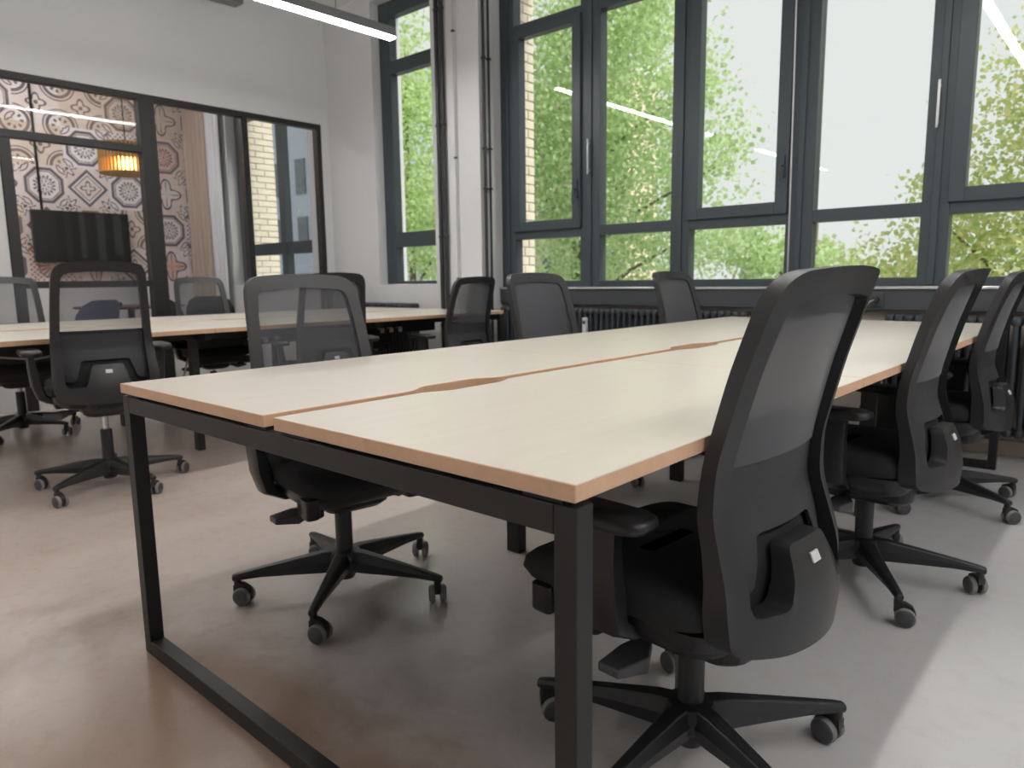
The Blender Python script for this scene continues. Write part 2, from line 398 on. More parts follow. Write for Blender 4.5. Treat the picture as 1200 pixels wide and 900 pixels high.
# ------------------------------------------------------------------ the room
WY = 4.62          # front of the window frames
FY = 4.54          # plaster face of the window wall
EY = 4.90          # outer face of the facade
XP = -6.55         # glass partition
CEIL = 3.67
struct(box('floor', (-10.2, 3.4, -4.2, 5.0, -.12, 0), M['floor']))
struct(box('ceiling', (-10.2, 3.4, -4.2, EY, CEIL, CEIL+.25), M['ceil']))
struct(box('wall_right', (3.2, 3.4, -4.2, EY, 0, CEIL), M['wall']))
struct(box('wall_front', (-10.2, 3.4, -4.4, -4.2, 0, CEIL), M['wall']))
wb = MB()
wb.box(-10.2, -8.72, FY, EY, 0, CEIL); wb.box(-6.95, -5.79, FY, EY, 0, CEIL); wb.box(-4.95, -4.2, FY, EY, 0, CEIL)
wb.box(-8.72, -6.95, FY, EY, 0, .95); wb.box(-5.79, -4.95, FY, EY, 0, .95)
wb.box(-8.72, -6.95, FY, EY, 3.6, CEIL); wb.box(-5.79, -4.95, FY, EY, 3.6, CEIL)
struct(wb.build('wall_back', M['wall']))
wl = MB(); wl.box(-4.2, 3.2, 4.67, EY, 0, .90); wl.box(-4.2, 3.2, 4.66, EY, 3.60, CEIL); wl.box(2.4, 3.2, 4.66, EY, .9, 3.6)
struct(wl.build('wall_back_parapet', M['lowwall']))
# pier with pipes between the narrow window and the wide windows
pr = MB(); pr.box(-4.70, -4.45, 4.345, FY, 0, CEIL); pr.box(-4.45, -4.2, 4.365, FY, 0, CEIL)
struct(pr.build('wall_pier', M['wall'], bevel=.004))
struct(box('baseboard_back', (-4.2, 3.2, 4.645, 4.668, 0, .085), M['base'], bevel=.004))

# left wall: plaster above the partition, short plaster return next to the windows
wlft = MB(); wlft.box(XP-.12, XP, -4.2, 4.56, 2.585, CEIL); wlft.box(XP-.12, XP, 4.455, 4.56, 0, 2.585); wlft.box(XP-.12, XP, -4.2, .70, 0, 2.585)
struct(wlft.build('wall_left', M['wall']))
# sheet joint lines of the plasterboard are only faint: left to the paint
# meeting room shell
struct(box('wall_meeting_left', (-9.95, -9.75, -1.4, FY, 0, CEIL), M['dado']))
struct(box('wall_meeting_front', (-9.75, XP-.12, -1.4, -1.2, 0, CEIL), M['wall']))
struct(box('trim_1', (-9.75, -9.735, -1.2, FY-.01, 1.0, CEIL-.01), M['paper']))
bpy.data.objects['trim_1']['label'] = 'patchwork tile print wallpaper behind the television'

# ---- glass partition (black steel frame, white kick panels)
gp = struct(empty('wall_partition'))
F0, F1 = XP-.09, XP-.01
def pbar(name, y0, y1, z0, z1, dx=0.0): return box(name, (F0-dx, F1+dx, y0, y1, z0, z1), M['pframe'], gp, .003)
pbar('top_rail', .70, 4.47, 2.535, 2.585)
pbar('post', 2.655, 2.785, 0, 2.535, .01)      # thick post
pbar('post', 3.585, 3.645, 0, 2.535)
pbar('post', 4.405, 4.455, 0, 2.535)
pbar('post', 1.625, 1.70, 0, 2.10)
pbar('transom', .70, 2.655, 2.10, 2.16)
pbar('mid_rail', 1.70, 2.655, .965, 1.02)
pbar('kick_rail', 1.70, 2.655, .40, .43); pbar('kick_rail', 2.785, 3.585, .40, .43); pbar('kick_rail', 3.645, 4.405, .40, .43)
def pane(y0, y1, z0, z1, par=gp): return box('glass_pane', (XP-.055, XP-.045, y0, y1, z0, z1), M['pglass'], par)
pane(1.70, 2.655, 1.02, 2.10); pane(1.70, 2.655, .43, .965); pane(.70, 1.74, 2.16, 2.535); pane(1.745, 2.655, 2.16, 2.535)
pane(2.785, 3.585, .43, 2.535); pane(3.645, 4.405, .43, 2.535)
for y0, y1 in ((1.70, 2.655), (2.785, 3.585), (3.645, 4.405)): box('kick_panel', (XP-.07, XP-.02, y0, y1, 0, .40), M['white'], gp)
d1 = struct(empty('door_1')); box('door_leaf', (XP-.075, XP-.03, .72, 1.622, .01, 2.095), M['white'], d1, .002)
MB().lathe([(.01, 0), (.01, .05)], 12, (XP-.03, 1.54, 1.05), 'x').tube([(XP+.02, 1.54, 1.05), (XP+.02, 1.42, 1.05)], .009).build('door_handle', M['chrome'], d1)

# ---- wide windows: bays 0.8 m apart
def win_unit(name, edges, operable, left_jamb):
    """edges: x of post boundaries [(x0, x1), ...] for posts; bays lie between consecutive posts"""
    w = struct(empty(name))
    for x0, x1 in edges:
        box('window_frame', (x0, x1, WY, WY+.09, .92, 3.60), M['frame'], w, .003)
        if x1-x0 > .14: box('cover_strip', ((x0+x1)/2-.018, (x0+x1)/2+.018, WY-.012, WY, .93, 3.60), M['frame'], w, .003)
    for k in range(len(edges)-1):
        a, b = edges[k][1], edges[k+1][0]
        for z0, z1 in ((.92, .972), (1.315, 1.39), (2.94, 3.01), (3.55, 3.60)):
            box('transom', (a, b, WY+.002, WY+.088, z0, z1), M['frame'], w, .003)
        box('glass_pane', (a, b, WY+.045, WY+.055, .972, 1.315), M['glass'], w)
        box('glass_pane', (a, b, WY+.045, WY+.055, 3.01, 3.55), M['glass'], w)
        if operable[k]:
            s = MB(); y0, y1 = WY-.022, WY+.06
            s.box(a-.012, a+.068, y0, y1, 1.378, 2.952).box(b-.068, b+.012, y0, y1, 1.378, 2.952)
            s.box(a+.068, b-.068, y0, y1, 1.378, 1.455).box(a+.068, b-.068, y0, y1, 2.895, 2.952)
            sash = s.build('sash', M['frame'], w, .004)
            box('glass_pane', (a+.066, b-.066, WY+.03, WY+.04, 1.45, 2.90), M['glass'], sash)
            h = MB().box(b-.038, b-.008, y0-.012, y0, 1.60, 1.74).tube([(b-.023, y0-.01, 1.67), (b-.023, y0-.045, 1.67), (b-.023, y0-.048, 1.56)], .010, 8)
            h.build('window_handle', M['frame'], sash, .002)
        else:
            box('glass_pane', (a, b, WY+.045, WY+.055, 1.39, 2.94), M['glass'], w)
    return w
posts = [(-4.198, -4.045), (-3.375, -3.195), (-2.59, -2.445), (-1.775, -1.608), (-1.012, -.870), (-.19, -.02), (.58, .73), (1.40, 1.57), (2.18, 2.40)]
win_unit('window_2', posts[0:3], [True, False], True)
win_unit('window_3', posts[2:5], [True, False], False)
win_unit('window_4', posts[4:7], [True, False], False)
win_unit('window_5', posts[6:9], [True, False], False)
# remove the twin of the post that two units would share
seen = {}
for o in list(bpy.data.objects):
    if o.name.startswith(('window_frame', 'cover_strip')):
        key = tuple(round(c, 3) for c in o.data.vertices[0].co)
        if key in seen: bpy.data.objects.remove(o)
        else: seen[key] = 1
# narrow window 1 and the meeting room window
def small_window(name, x0, x1, posts, y):
    w = struct(empty(name)); z0, z1 = .955, 3.60
    bars = [(x0, x0+.155)] + posts + [(x1-.06, x1)]
    for a, b in bars: box('window_frame', (a, b, y, y+.09, z0, z1), M['frame'], w, .003)
    for k in range(len(bars)-1):
        a, b = bars[k][1], bars[k+1][0]
        for c, d in ((z0, .985), (1.315, 1.455), (2.94, 3.06), (3.46, z1)): box('transom', (a, b, y+.002, y+.088, c, d), M['frame'], w, .003)
        for c, d in ((.985, 1.315), (1.455, 2.94), (3.06, 3.46)): box('glass_pane', (a, b, y+.045, y+.055, c, d), M['glass'], w)
    return w
small_window('window_1', -5.79, -4.95, [], 4.64)
small_window('window_6', -8.72, -6.95, [(-7.78, -7.66)], 4.66)
# sill edge and anthracite apron below the wide windows
struct(box('trim_2', (-4.198, 3.2, WY-.05, WY+.02, .905, .921), M['sill'], bevel=.003))
struct(box('trim_3', (-4.198, 3.2, WY-.035, WY+.03, .785, .905), M['apron'], bevel=.004))

# ---- brick reveals outside: every brick a piece
def reveal(name, x, y0, y1, z0, z1, wd=.22):
    core = struct(box(name, (x-wd, x-.012, y0, y1+.0, z0, z1), M['mortar']))
    proto = None; z = z0+.004; row = 0
    L = y1-y0
    while z+.066 < z1:
        cuts = [(y0+.003, y0+L*.62-.005), (y0+L*.62+.005, y1+.008)] if row % 2 else [(y0+.003, y0+L*.30-.005), (y0+L*.30+.005, y1+.008)]
        for k, (a, b) in enumerate(cuts):
            key = (row % 2, k)
            if key not in brick_mesh: brick_mesh[key] = {}
            if name not in brick_mesh[key]:
                o = MB().box(-.05, 0, 0, b-a, 0, .064).build('brick', M['brick'], core, .003, 1); brick_mesh[key][name] = o
                o.location = (x + random.uniform(-.002, .003), a, z)
            else:
                c = brick_mesh[key][name].copy(); COL.objects.link(c); c.parent = core; c.location = (x + random.uniform(-.002, .003), a, z)
        z += .076; row += 1
brick_mesh = {}
reveal('wall_exterior_left', -4.075, 4.72, EY, .88, 3.66)
reveal('wall_exterior_meeting', -8.62, 4.76, 5.12, .88, 3.66)

# ------------------------------------------------------------------ desks
def desk_bench(name, x0, x1, y0, zt=.74, T=.0245, n=3, pitch=1.2, gap=.038, cut=(-.075, .16), td=.07):
    d = empty(name, ((x0+x1)/2, y0+n*pitch/2, 0))
    ox, oy = d.location.x, d.location.y
    xm = (x0+x1)/2 + (.0 if name != 'bench_desk' else 0)
    cx0, cx1 = xm-gap/2, xm+gap/2
    for k in range(n):
        a, b = y0+k*pitch+(.0015 if k else 0), y0+(k+1)*pitch-(.0015 if k < n-1 else 0)
        cy = (a+b)/2+cut[0]
        for side in (0, 1):
            depth = .036 if side == 0 else .026
            xs = cx0 if side == 0 else cx1; sg = -1 if side == 0 else 1
            ts = np.linspace(-1, 1, 25)
            sc = [(xs + sg*depth*(0.5*(1+math.cos(PI*max(0, (abs(t)-.45)/.55)))), cy + cut[1]*t) for t in ts]
            if side == 0: poly = [(x0, a), (xs, a)] + sc + [(xs, b), (x0, b)]
            else: poly = [(x1, b), (xs, b)] + sc[::-1] + [(xs, a), (x1, a)]
            m = MB(); nn = len(poly); vs = [(x-ox, y-oy, z) for z in (zt-T, zt) for x, y in poly]
            m.add(vs, [tuple(range(nn, 2*nn))], 0); m.f.append(tuple(len(m.v)-2*nn+i for i in reversed(range(nn)))); m.m.append(0); m.sm.append(False)
            for i in range(nn):
                j = (i+1) % nn; m.f.append((i, j, nn+j, nn+i)); m.m.append(1); m.sm.append(False)
            m.build('desktop', [M['desktop'], M['edge']], d, .0012, 1)
    def b_(nm, X0, X1, Y0, Y1, Z0, Z1, mat='steel', bv=.002): return box(nm, (X0-ox, X1-ox, Y0-oy, Y1-oy, Z0, Z1), M[mat], d, bv)
    y1 = y0+n*pitch; tb = zt-T-.008; w = .037; dep = .037
    for ya in (y0+.003, y1-.003-dep):
        b_('leg', x0+.0, x0+w, ya, ya+dep, 0, tb); b_('leg', x1-w, x1, ya, ya+dep, 0, tb)
        b_('foot_rail', x0+w, x1-w, ya, ya+dep, 0, .040); b_('top_rail', x0+w, x1-w, ya, ya+dep, tb-.042, tb)
    for k in range(1, n):
        yc = y0+k*pitch
        for X in (x0+.30, x1-.30): b_('leg', X-.03, X+.03, yc-.02, yc+.02, 0, tb-.04)
        b_('cross_rail', x0+.10, x1-.10, yc-.02, yc+.02, tb-.04, tb)
    for X in (x0+.24, x1-.24): b_('side_rail', X-.02, X+.02, y0+.04, y1-.04, tb-.04, tb)
    b_('seam_light_stop', (x0+x1)/2-.035, (x0+x1)/2+.035, y0+.04, y1-.04, tb-.03, tb-.002)  # added strip closing the seam, keeps a streak of lamp light off the floor
    for X in (x0+.06, (x0+x1)/2-.06, (x0+x1)/2+.09, x1-.06):
        for ya in (y0+.02, y1-.02): b_('spacer_pad', X-.035, X+.035, ya-.012, ya+.012, tb-.001, zt-T+.0005)
    # cable trays under each worktop
    for k in range(n):
        for X in ((x0+x1)/2-.105, (x0+x1)/2+.105):
            a, b = y0+k*pitch+.14, y0+(k+1)*pitch-.14
            t = MB(); t.box(X-.10-ox, X+.10-ox, a-oy, b-oy, tb-td, tb-td+.004); t.box(X-.10-ox, X-.096-ox, a-oy, b-oy, tb-td, tb-td*.5); t.box(X+.096-ox, X+.10-ox, a-oy, b-oy, tb-td, tb-td*.5)
            for yy in (a+.03, b-.03): t.box(X-.10-ox, X-.096-ox, yy-.015-oy, yy+.015-oy, tb-td*.6, tb)
            t.build('cable_tray', M['steel'], d)
    return d
d_main = desk_bench('bench_desk', -1.973, -.515, .6945)
tag(d_main, 'large front bench desk with pale maple tops, tan edges and black frame', 'desk')
d_rear = desk_bench('bench_desk', -5.65, -3.90, .6945, td=.14)
tag(d_rear, 'rear bench desk parallel to the glass partition, behind the front desk', 'desk')

# ------------------------------------------------------------------ task chairs
ZK = [.335, .42, .50, .62, .70, .85, .98, 1.03]
YK = [-.180, -.197, -.192, -.158, -.160, -.197, -.238, -.258]
def y_edge(z): return float(np.interp(z, *_fine))
_zz = np.linspace(.33, 1.04, 143); _yy = np.interp(_zz, ZK, YK); _ker = np.hanning(17); _ker /= _ker.sum()
_yp = np.pad(_yy, 8, mode='edge'); _fine = (_zz, np.convolve(_yp, _ker, 'valid'))
def y_rear(x, z):
    c = float(np.interp(z, [.34, .5, .62, .8, 1.0], [.070, .056, .030, .028, .034]))
    return y_edge(z) - c*(1-min(1.0, (x/.205)**2))
def thick(z): return float(np.interp(z, [.36, .46, .56, .7, 1.0], [.050, .046, .032, .026, .030]))

def chair_parts():
    root = empty('office_chair')
    up_parts = []
    # --- backrest frame: ring with a raised tab in the lower bar
    hw = lambda z: float(np.interp(z, [.36, .45, .62, .85, 1.0], [.200, .213, .210, .198, .188]))
    outer = corner_path([(-.10, .372, .03), (.10, .372, .03), (.203, .388, .045), (.221, .465, .05), (.210, .64, .08), (.197, .86, .1), (.186, 1.006, .058), (0, 1.020, .12), (-.186, 1.006, .058), (-.197, .86, .1), (-.210, .64, .08), (-.221, .465, .05), (-.203, .388, .045)], True, 7)
    inner = corner_path([(-.174, .452, .022), (-.092, .452, .020), (-.064, .552, .014), (.064, .552, .014), (.092, .452, .020), (.174, .452, .022), (.174, .62, .06), (.162, .86, .08), (.153, .962, .030), (0, .975, .1), (-.153, .962, .030), (-.162, .86, .08), (-.174, .62, .06)], True, 7)
    cnt = [60, 26, 28, 26]
    O = sections(outer, [(-.209, .408), (.209, .408), (.180, .995), (-.180, .995)], cnt)
    I = sections(inner, [(-.172, .454), (.172, .454), (.150, .958), (-.150, .958)], cnt)
    n = len(O); K = 4; m = MB(); rear = []; front = []
    for k in range(K):
        t = k/(K-1)
        for i in range(n):
            x = O[i][0]*(1-t)+I[i][0]*t; z = O[i][1]*(1-t)+I[i][1]*t
            yr = y_rear(x, z); rear.append((x, yr, z)); front.append((x, yr+thick(z), z))
    fs = []
    for k in range(K-1):
        for i in range(n):
            j = (i+1) % n; q = (k*n+i, k*n+j, (k+1)*n+j, (k+1)*n+i); fs.append(q); fs.append(tuple(K*n+a for a in reversed(q)))
    for i in range(n):
        j = (i+1) % n; fs.append((i, K*n+i, K*n+j, j)); o2 = (K-1)*n; fs.append((o2+i, o2+j, K*n+o2+j, K*n+o2+i))
    m.add(rear+front, fs, 0, True)
    bf = m.build('back_frame', M['plastic'], root, .007, 3, sharp=38); up_parts.append(bf)
    # label plate on the tab
    lt = MB(); x0, x1, z0, z1 = -.014, .014, .512, .528
    lt.add([(x0, y_rear(x0, z0)-.0015, z0), (x1, y_rear(x1, z0)-.0015, z0), (x1, y_rear(x1, z1)-.0015, z1), (x0, y_rear(x0, z1)-.0015, z1),
            (x0, y_rear(x0, z0)+.004, z0), (x1, y_rear(x1, z0)+.004, z0), (x1, y_rear(x1, z1)+.004, z1), (x0, y_rear(x0, z1)+.004, z1)],
           [(0, 1, 2, 3), (7, 6, 5, 4), (0, 4, 5, 1), (1, 5, 6, 2), (2, 6, 7, 3), (3, 7, 4, 0)])
    lo = lt.build('label_plate', M['tag'], bf); lo['label'] = 'small white label on the back tab'
    # mesh sheet
    def xin(z): return float(np.interp(z, [.43, .62, .86, .97], [.176, .176, .164, .154]))
    def sheet(z0, z1, off, nx=14, nz=24, th=0.0, wf=1.0, step=None):
        m = MB(); fr = []; bk = []
        for a in range(nz+1):
            z = z0+(z1-z0)*a/nz
            for b in range(nx+1):
                x = xin(z)*wf*(2*b/nx-1); zz = z
                if step: lo = float(np.interp(abs(x), [.098, .128], [step, z0])); zz = lo+(z1-lo)*a/nz; z_ = zz
                if z > .9: zz = z - .012*(x/.15)**2*((z-.9)/.07)
                yy = y_rear(x, zz)+thick(zz)-off
                fr.append((x, yy, zz)); bk.append((x, yy-th, zz))
        W = nx+1; fs = []
        for a in range(nz):
            for b in range(nx):
                q = (a*W+b, a*W+b+1, (a+1)*W+b+1, (a+1)*W+b); fs.append(q)
                if th: fs.append(tuple(len(fr)+i for i in reversed(q)))
        if th:
            edge = [b for b in range(W)] + [a*W+nx for a in range(1, nz+1)] + [nz*W+b for b in range(nx-1, -1, -1)] + [a*W for a in range(nz-1, 0, -1)]
            for i in range(len(edge)):
                p, q = edge[i], edge[(i+1) % len(edge)]; fs.append((p, len(fr)+p, len(fr)+q, q))
        m.add(fr+(bk if th else []), fs, 0, True); return m
    up_parts.append(sheet(.690, .972, .008).build('back_mesh', M['weave'], root))
    up_parts.append(sheet(.476, .705, -.004, nx=28, th=.009, wf=.99, step=.570).build('lumbar_panel', M['rib'], root, sharp=50))
    up_parts.append(sheet(.440, .700, -.026, th=.014, wf=.96).build('lumbar_pad', M['fabric'], root, sharp=50))
    # seat cushion
    seat = MB(); rings = []
    def ring(z, ins, dome=0):
        pts = []
        for x, y in rounded_rect(.24-ins, .228-ins, .085, 7, 0, .062):
            dz = -.030*max(0, (y-.14)/.15)**2 + .012*(abs(x)/.24)**3 + .010*max(0, (-y-.06)/.13)**2
            pts.append((x, y, z + dz*dome))
        return pts
    for z, ins, dm in ((.405, .03, .2), (.412, .008, .3), (.430, 0, .6), (.452, .004, .8), (.466, .018, 1), (.474, .045, 1), (.474, .10, 1), (.471, .16, 1)): rings.append(ring(z, ins, dm))
    seat.loft(rings); st = seat.build('seat', M['fabric'], root, sharp=60); up_parts.append(st)
    sp = MB(); sp.loft([[(x*f, (y-.03)*f+.03, z) for x, y in rounded_rect(.215, .205, .07, 5, 0, .03)] for z, f in ((.338, .72), (.350, .86), (.378, .98), (.408, 1.0))])
    up_parts.append(sp.build('seat_pan', M['plastic2'], root, sharp=35))
    # mechanism with back bracket
    mc = MB(); mc.loft([[(x*f, (y-.0)*f, z) for x, y in rounded_rect(.11, .155, .05, 5, 0, -.01)] for z, f in ((.290, .62), (.297, .80), (.312, .94), (.345, 1.0), (.366, 1.0))], 0, False); 
    mc.loft([[(-.05, -.08, .352), (.05, -.08, .352), (.05, -.08, .312), (-.05, -.08, .312)], [(-.06, -.19, .385), (.06, -.19, .385), (.06, -.19, .345), (-.06, -.19, .345)], [(-.07, -.235, .43), (.07, -.235, .43), (.07, -.225, .37), (-.07, -.225, .37)]], 0, False)
    up_parts.append(mc.build('tilt_mechanism', M['plastic2'], root, .006))
    for s, ly in ((1, .06), (-1, .02)):
        l = MB(); l.tube([(s*.05, ly, .322), (s*.15, ly+.005, .312)], .010, 8)
        l.loft([[(s*.13, ly-.014, .304), (s*.13, ly+.018, .304), (s*.13, ly+.018, .322), (s*.13, ly-.014, .322)], [(s*.18, ly-.040, .284), (s*.18, ly+.026, .284), (s*.18, ly+.026, .318), (s*.18, ly-.040, .318)], [(s*.250, ly-.026, .296), (s*.250, ly+.022, .296), (s*.250, ly+.022, .314), (s*.250, ly-.026, .314)]], 0, False)
        up_parts.append(l.build('lever', M['knob'], root, .004))
        k = MB(); k.loft([[(s*.165+x*f, .135+y*f, z) for x, y in rounded_rect(.026, .045, .014, 4)] for z, f in ((.318, .85), (.324, 1), (.385, 1))])
        k.loft([[(s*.200+x*f, .215+y*f, z) for x, y in rounded_rect(.020, .026, .010, 4)] for z, f in ((.338, .85), (.343, 1), (.395, 1))])
        up_parts.append(k.build('seat_slider', M['plastic2'], root, sharp=40))
    # armrests
    for s in (1, -1):
        a = MB()
        sec = [(.12, .366, .024, .060), (.20, .366, .026, .064), (.248, .395, .040, .070), (.262, .45, .046, .076), (.274, .53, .034, .080), (.278, .595, .028, .088)]
        rings = []
        for i, (x, z, tx, ly) in enumerate(sec):
            p0 = sec[max(0, i-1)]; p1 = sec[min(len(sec)-1, i+1)]; t = Vector((p1[0]-p0[0], 0, p1[1]-p0[1])).normalized(); nx = Vector((t.z, 0, -t.x))
            rings.append([tuple(Vector((x, .02+dy*ly/2, z)) + nx*(du*tx/2)) for du, dy in ((-1, -.7), (-.7, -1), (.7, -1), (1, -.7), (1, .7), (.7, 1), (-.7, 1), (-1, .7))])
        rings = [[(s*p[0], p[1], p[2]) for p in r] for r in rings]
        a.loft(rings); ar = a.build('armrest', M['plastic2'], root, sharp=40); up_parts.append(ar)
        pd = MB(); pd.loft([[(s*.276+x*f, y*f+.035, z) for x, y in rounded_rect(.043, .125, .035, 5)] for z, f in ((.590, .82), (.594, .96), (.603, 1), (.612, .98), (.617, .90))])
        pd.build('arm_pad', M['plastic2'], ar, sharp=50)
    # gas lift
    MB().lathe([(.027, .055), (.027, .285), (.024, .292)], 20).build('gas_lift', M['plastic2'], root, sharp=40)
    up_parts.append(MB().lathe([(.0145, .15), (.0145, .315)], 16).build('piston', M['chrome'], root, sharp=40))
    # five-star base
    MB().lathe([(.026, .045), (.030, .050), (.036, .075), (.052, .090), (.055, .118), (.046, .138), (.030, .142)], 24).build('base_hub', M['plastic2'], root, sharp=40)
    for k in range(5):
        a = 2*PI*k/5; ca, sa = math.cos(a), math.sin(a)
        def W(r, t, z): return (r*ca - t*sa, r*sa + t*ca, z)
        rings = []
        for r, hwid, zb, zt in ((.030, .030, .070, .140), (.07, .027, .070, .139), (.16, .021, .074, .126), (.26, .0165, .078, .110), (.325, .0145, .076, .099), (.345, .012, .074, .094)):
            rings.append([W(r, -hwid*.6, zb), W(r, hwid*.6, zb), W(r, hwid, zb+(zt-zb)*.55), W(r, hwid*.62, zt), W(r, -hwid*.62, zt), W(r, -hwid, zb+(zt-zb)*.55)])
        leg = MB().loft(rings, 0, False).build('base_leg', M['plastic2'], root, .004, 2)
        # caster
        yaw = a + PI/2 + [0.5, -.9, 2.2, 1.1, -.3][k]; cy, sy = math.cos(yaw), math.sin(yaw)
        tx, ty = .330*ca, .330*sa; ox_, oy_ = tx - .020*sy*0 + .020*cy, ty + .020*sy
        def CW(x, y, z): return (ox_ - sy*x + cy*y, oy_ + cy*x + sy*y, z)   # x = axle, y = roll direction
        fk = MB(); fk.lathe([(.011, .056), (.011, .085)], 12, (tx, ty, 0))
        fk.loft([[CW(x, y, z) for x, y, z in ((-.010, yy, zz+h), (.010, yy, zz+h), (.010, yy, zz-h), (-.010, yy, zz-h))] for yy, zz, h in ((-.030, .050, .010), (-.018, .058, .012), (0, .058, .010), (.018, .050, .008), (.027, .034, .006))])
        fk.tube([CW(-.016, 0, .028), CW(.016, 0, .028)], .005, 8)
        fk.build('caster_fork', M['plastic2'], leg, sharp=40)
        for s in (-1, 1):
            wh = MB(); wh.lathe([(.018, -.010), (.0245, -.0095), (.0278, -.007), (.0280, .003), (.0255, .0065), (.0245, .0075), (.018, .0105)] if s > 0 else [(.018, -.0105), (.0245, -.0075), (.0255, -.0065), (.0280, -.003), (.0278, .007), (.0245, .0095), (.018, .010)], 22, (0, 0, 0), 'x', mis=[0, 1, 1, 1, 0, 0] if s > 0 else [0, 0, 1, 1, 1, 0])
            wh.v = [CW(p[0]+s*.017, p[1], p[2]+.028) for p in wh.v]
            wh.build('caster_wheel', [M['knob'], M['rim']], leg, sharp=45)
    return root, up_parts

proto, UPN = chair_parts()
UPNAMES = {o.name.split('.')[0] for o in UPN}
LEGS = {'base_leg', 'base_hub'}
def place_chair(first, x, y, ang, dz, base_ang, label, group):
    c = proto if first else copy_tree(proto)
    c.location = (x, y, 0); c.rotation_euler.z = R(ang) - PI/2
    for ch in c.children:
        nm = ch.name.split('.')[0]
        if nm in UPNAMES: ch.location.z = dz
        if nm in LEGS: ch.rotation_euler.z = R(base_ang) - c.rotation_euler.z
    tag(c, label, 'chair', group); return c
GN, GR = 'chairs around the front desk', 'chairs around the rear desk'
CH = [
 (-.634, 1.250, 175.8, -.008, 50, 'large black mesh office chair in the right foreground, nearest the camera', GN),
 (-.640, 2.45, 177.5, -.010, 14, 'middle black office chair on the right side of the front desk', GN),
 (-.637, 3.54, 177.0, -.014, 40, 'black office chair cut off by the right picture edge beside the radiator', GN),
 (-1.876, 1.287, -8.9, .002, 21, 'mesh office chair left of front desk, star base seen under its near end', GN),
 (-2.03, 2.70, -7.0, .006, 30, 'office chair backrest standing before the leftmost wide window pane, left of front desk', GN),
 (-1.909, 3.83, -4.3, .010, 55, 'farthest chair backrest left of the front desk, before the radiator and middle panes', GN),
 (-3.784, 1.25, 170.2, .078, 13, 'raised black office chair with chrome piston showing, turned back to us left of front desk', GR),
 (-3.793, 2.543, 160.0, .026, 60, 'black office chair at the rear desk seen through another chair\'s mesh back', GR),
 (-3.781, 3.627, 177.3, -.005, 33, 'mesh chair at window end of the rear desk, back turned, before the white pier', GR),
 (-5.585, 1.345, -7.3, .034, 30, 'office chair cut by the left picture edge on far side of the rear desk', GR),
 (-5.575, 2.668, -9.7, .025, 10, 'office chair beyond the rear desk beside the thick black partition post', GR),
 (-5.61, 4.08, -10.0, .014, 58, 'dark chair top beyond the rear desk before the white wall near the narrow window', GR),
]
for i, a in enumerate(CH): place_chair(i == 0, *a)

# ------------------------------------------------------------------ radiators
def radiator(x0, n, y, z0, z1, label, pitch=.05):
    r = empty('radiator', (x0+n*pitch/2, y, z0))
    m = MB(); h = z1-z0
    for dy in (-.045, 0, .045): m.lathe([(.013, .03), (.015, h*.5), (.013, h-.03)], 8, (0, dy, 0))
    for zc in (0, h-.05): m.loft([[(x*f, yy*f, zc+k) for x, yy in rounded_rect(.0235, .066, .022, 3)] for k, f in ((0, .6), (.008, .92), (.025, 1), (.042, .92), (.05, .6))])
    s0 = m.build('radiator_section', M['rad'], r, sharp=50)
    s0.location = (-n*pitch/2+pitch/2, 0, 0)
    for k in range(1, n): share(s0, r, (-n*pitch/2+pitch*(k+.5), 0, 0))
    f = MB()
    for k in (-1, 1):
        X = k*(n*pitch/2-.1); f.box(X-.015, X+.015, -.05, .05, -z0, .02)
    f.build('foot', M['rad'], r)
    return tag(r, label, 'radiator')
radiator(-4.10, 43, 4.525, .13, .765, 'dark column radiator between the two backrests under the left wide windows')
radiator(-1.13, 40, 4.525, .13, .765, 'dark column radiator at the right edge under the wide windows')
radiator(-5.98, 16, 4.465, .13, .775, 'short dark radiator under the narrow window behind the rear desk')
hc = empty('heat_meter', (-3.20, 4.44, .56))
MB().box(-.019, .019, -.012, .016, 0, .135).build('meter_body', M['white'], hc, .005); MB().box(-.012, .012, -.014, -.01, .085, .11).build('meter_display', M['knob'], hc)
tag(hc, 'small white heat meter clipped upright on the long radiator', 'meter')

# ------------------------------------------------------------------ pipes on the pier
def pipe(x, y, r, mat, label, clips, z1=CEIL-.005, grp=None):
    p = empty('wall_pipe', (x, y, 0)); MB().lathe([(r, .0), (r, z1)], 12).build('pipe_run', mat, p, sharp=40)
    for z in clips:
        m = MB().lathe([(r+.006, z-.008), (r+.006, z+.008)], 12); m.box(-r-.012, r+.012, -.004, .004, z-.006, z+.006); m.box(-.005, .005, 0, .027, z-.005, z+.005); m.build('pipe_clip', M['pipe'], p)
    return tag(p, label, 'pipe', grp)
pipe(-4.635, 4.316, .019, M['pipe'], 'leftmost thick black pipe of the pair on the white pier', [.6, 1.36, 2.28, 3.2])
pipe(-4.572, 4.316, .019, M['pipe'], 'right thick black pipe of the left pair on the white pier', [.6, 1.36, 2.28, 3.2])
pipe(-4.455, 4.335, .007, M['conduit'], 'thin pale painted conduit beside the thick black pipes', [1.0, 2.0, 3.0])
pipe(-4.172, 4.395, .013, M['pipe'], 'thin black pipe on the right side of the white pier', [.7, 1.73, 2.05, 2.75])
pipe(-4.172, 4.455, .010, M['pipe'], 'thinnest black pipe next to the dark window frame', [.7, 1.73, 2.05, 2.75])

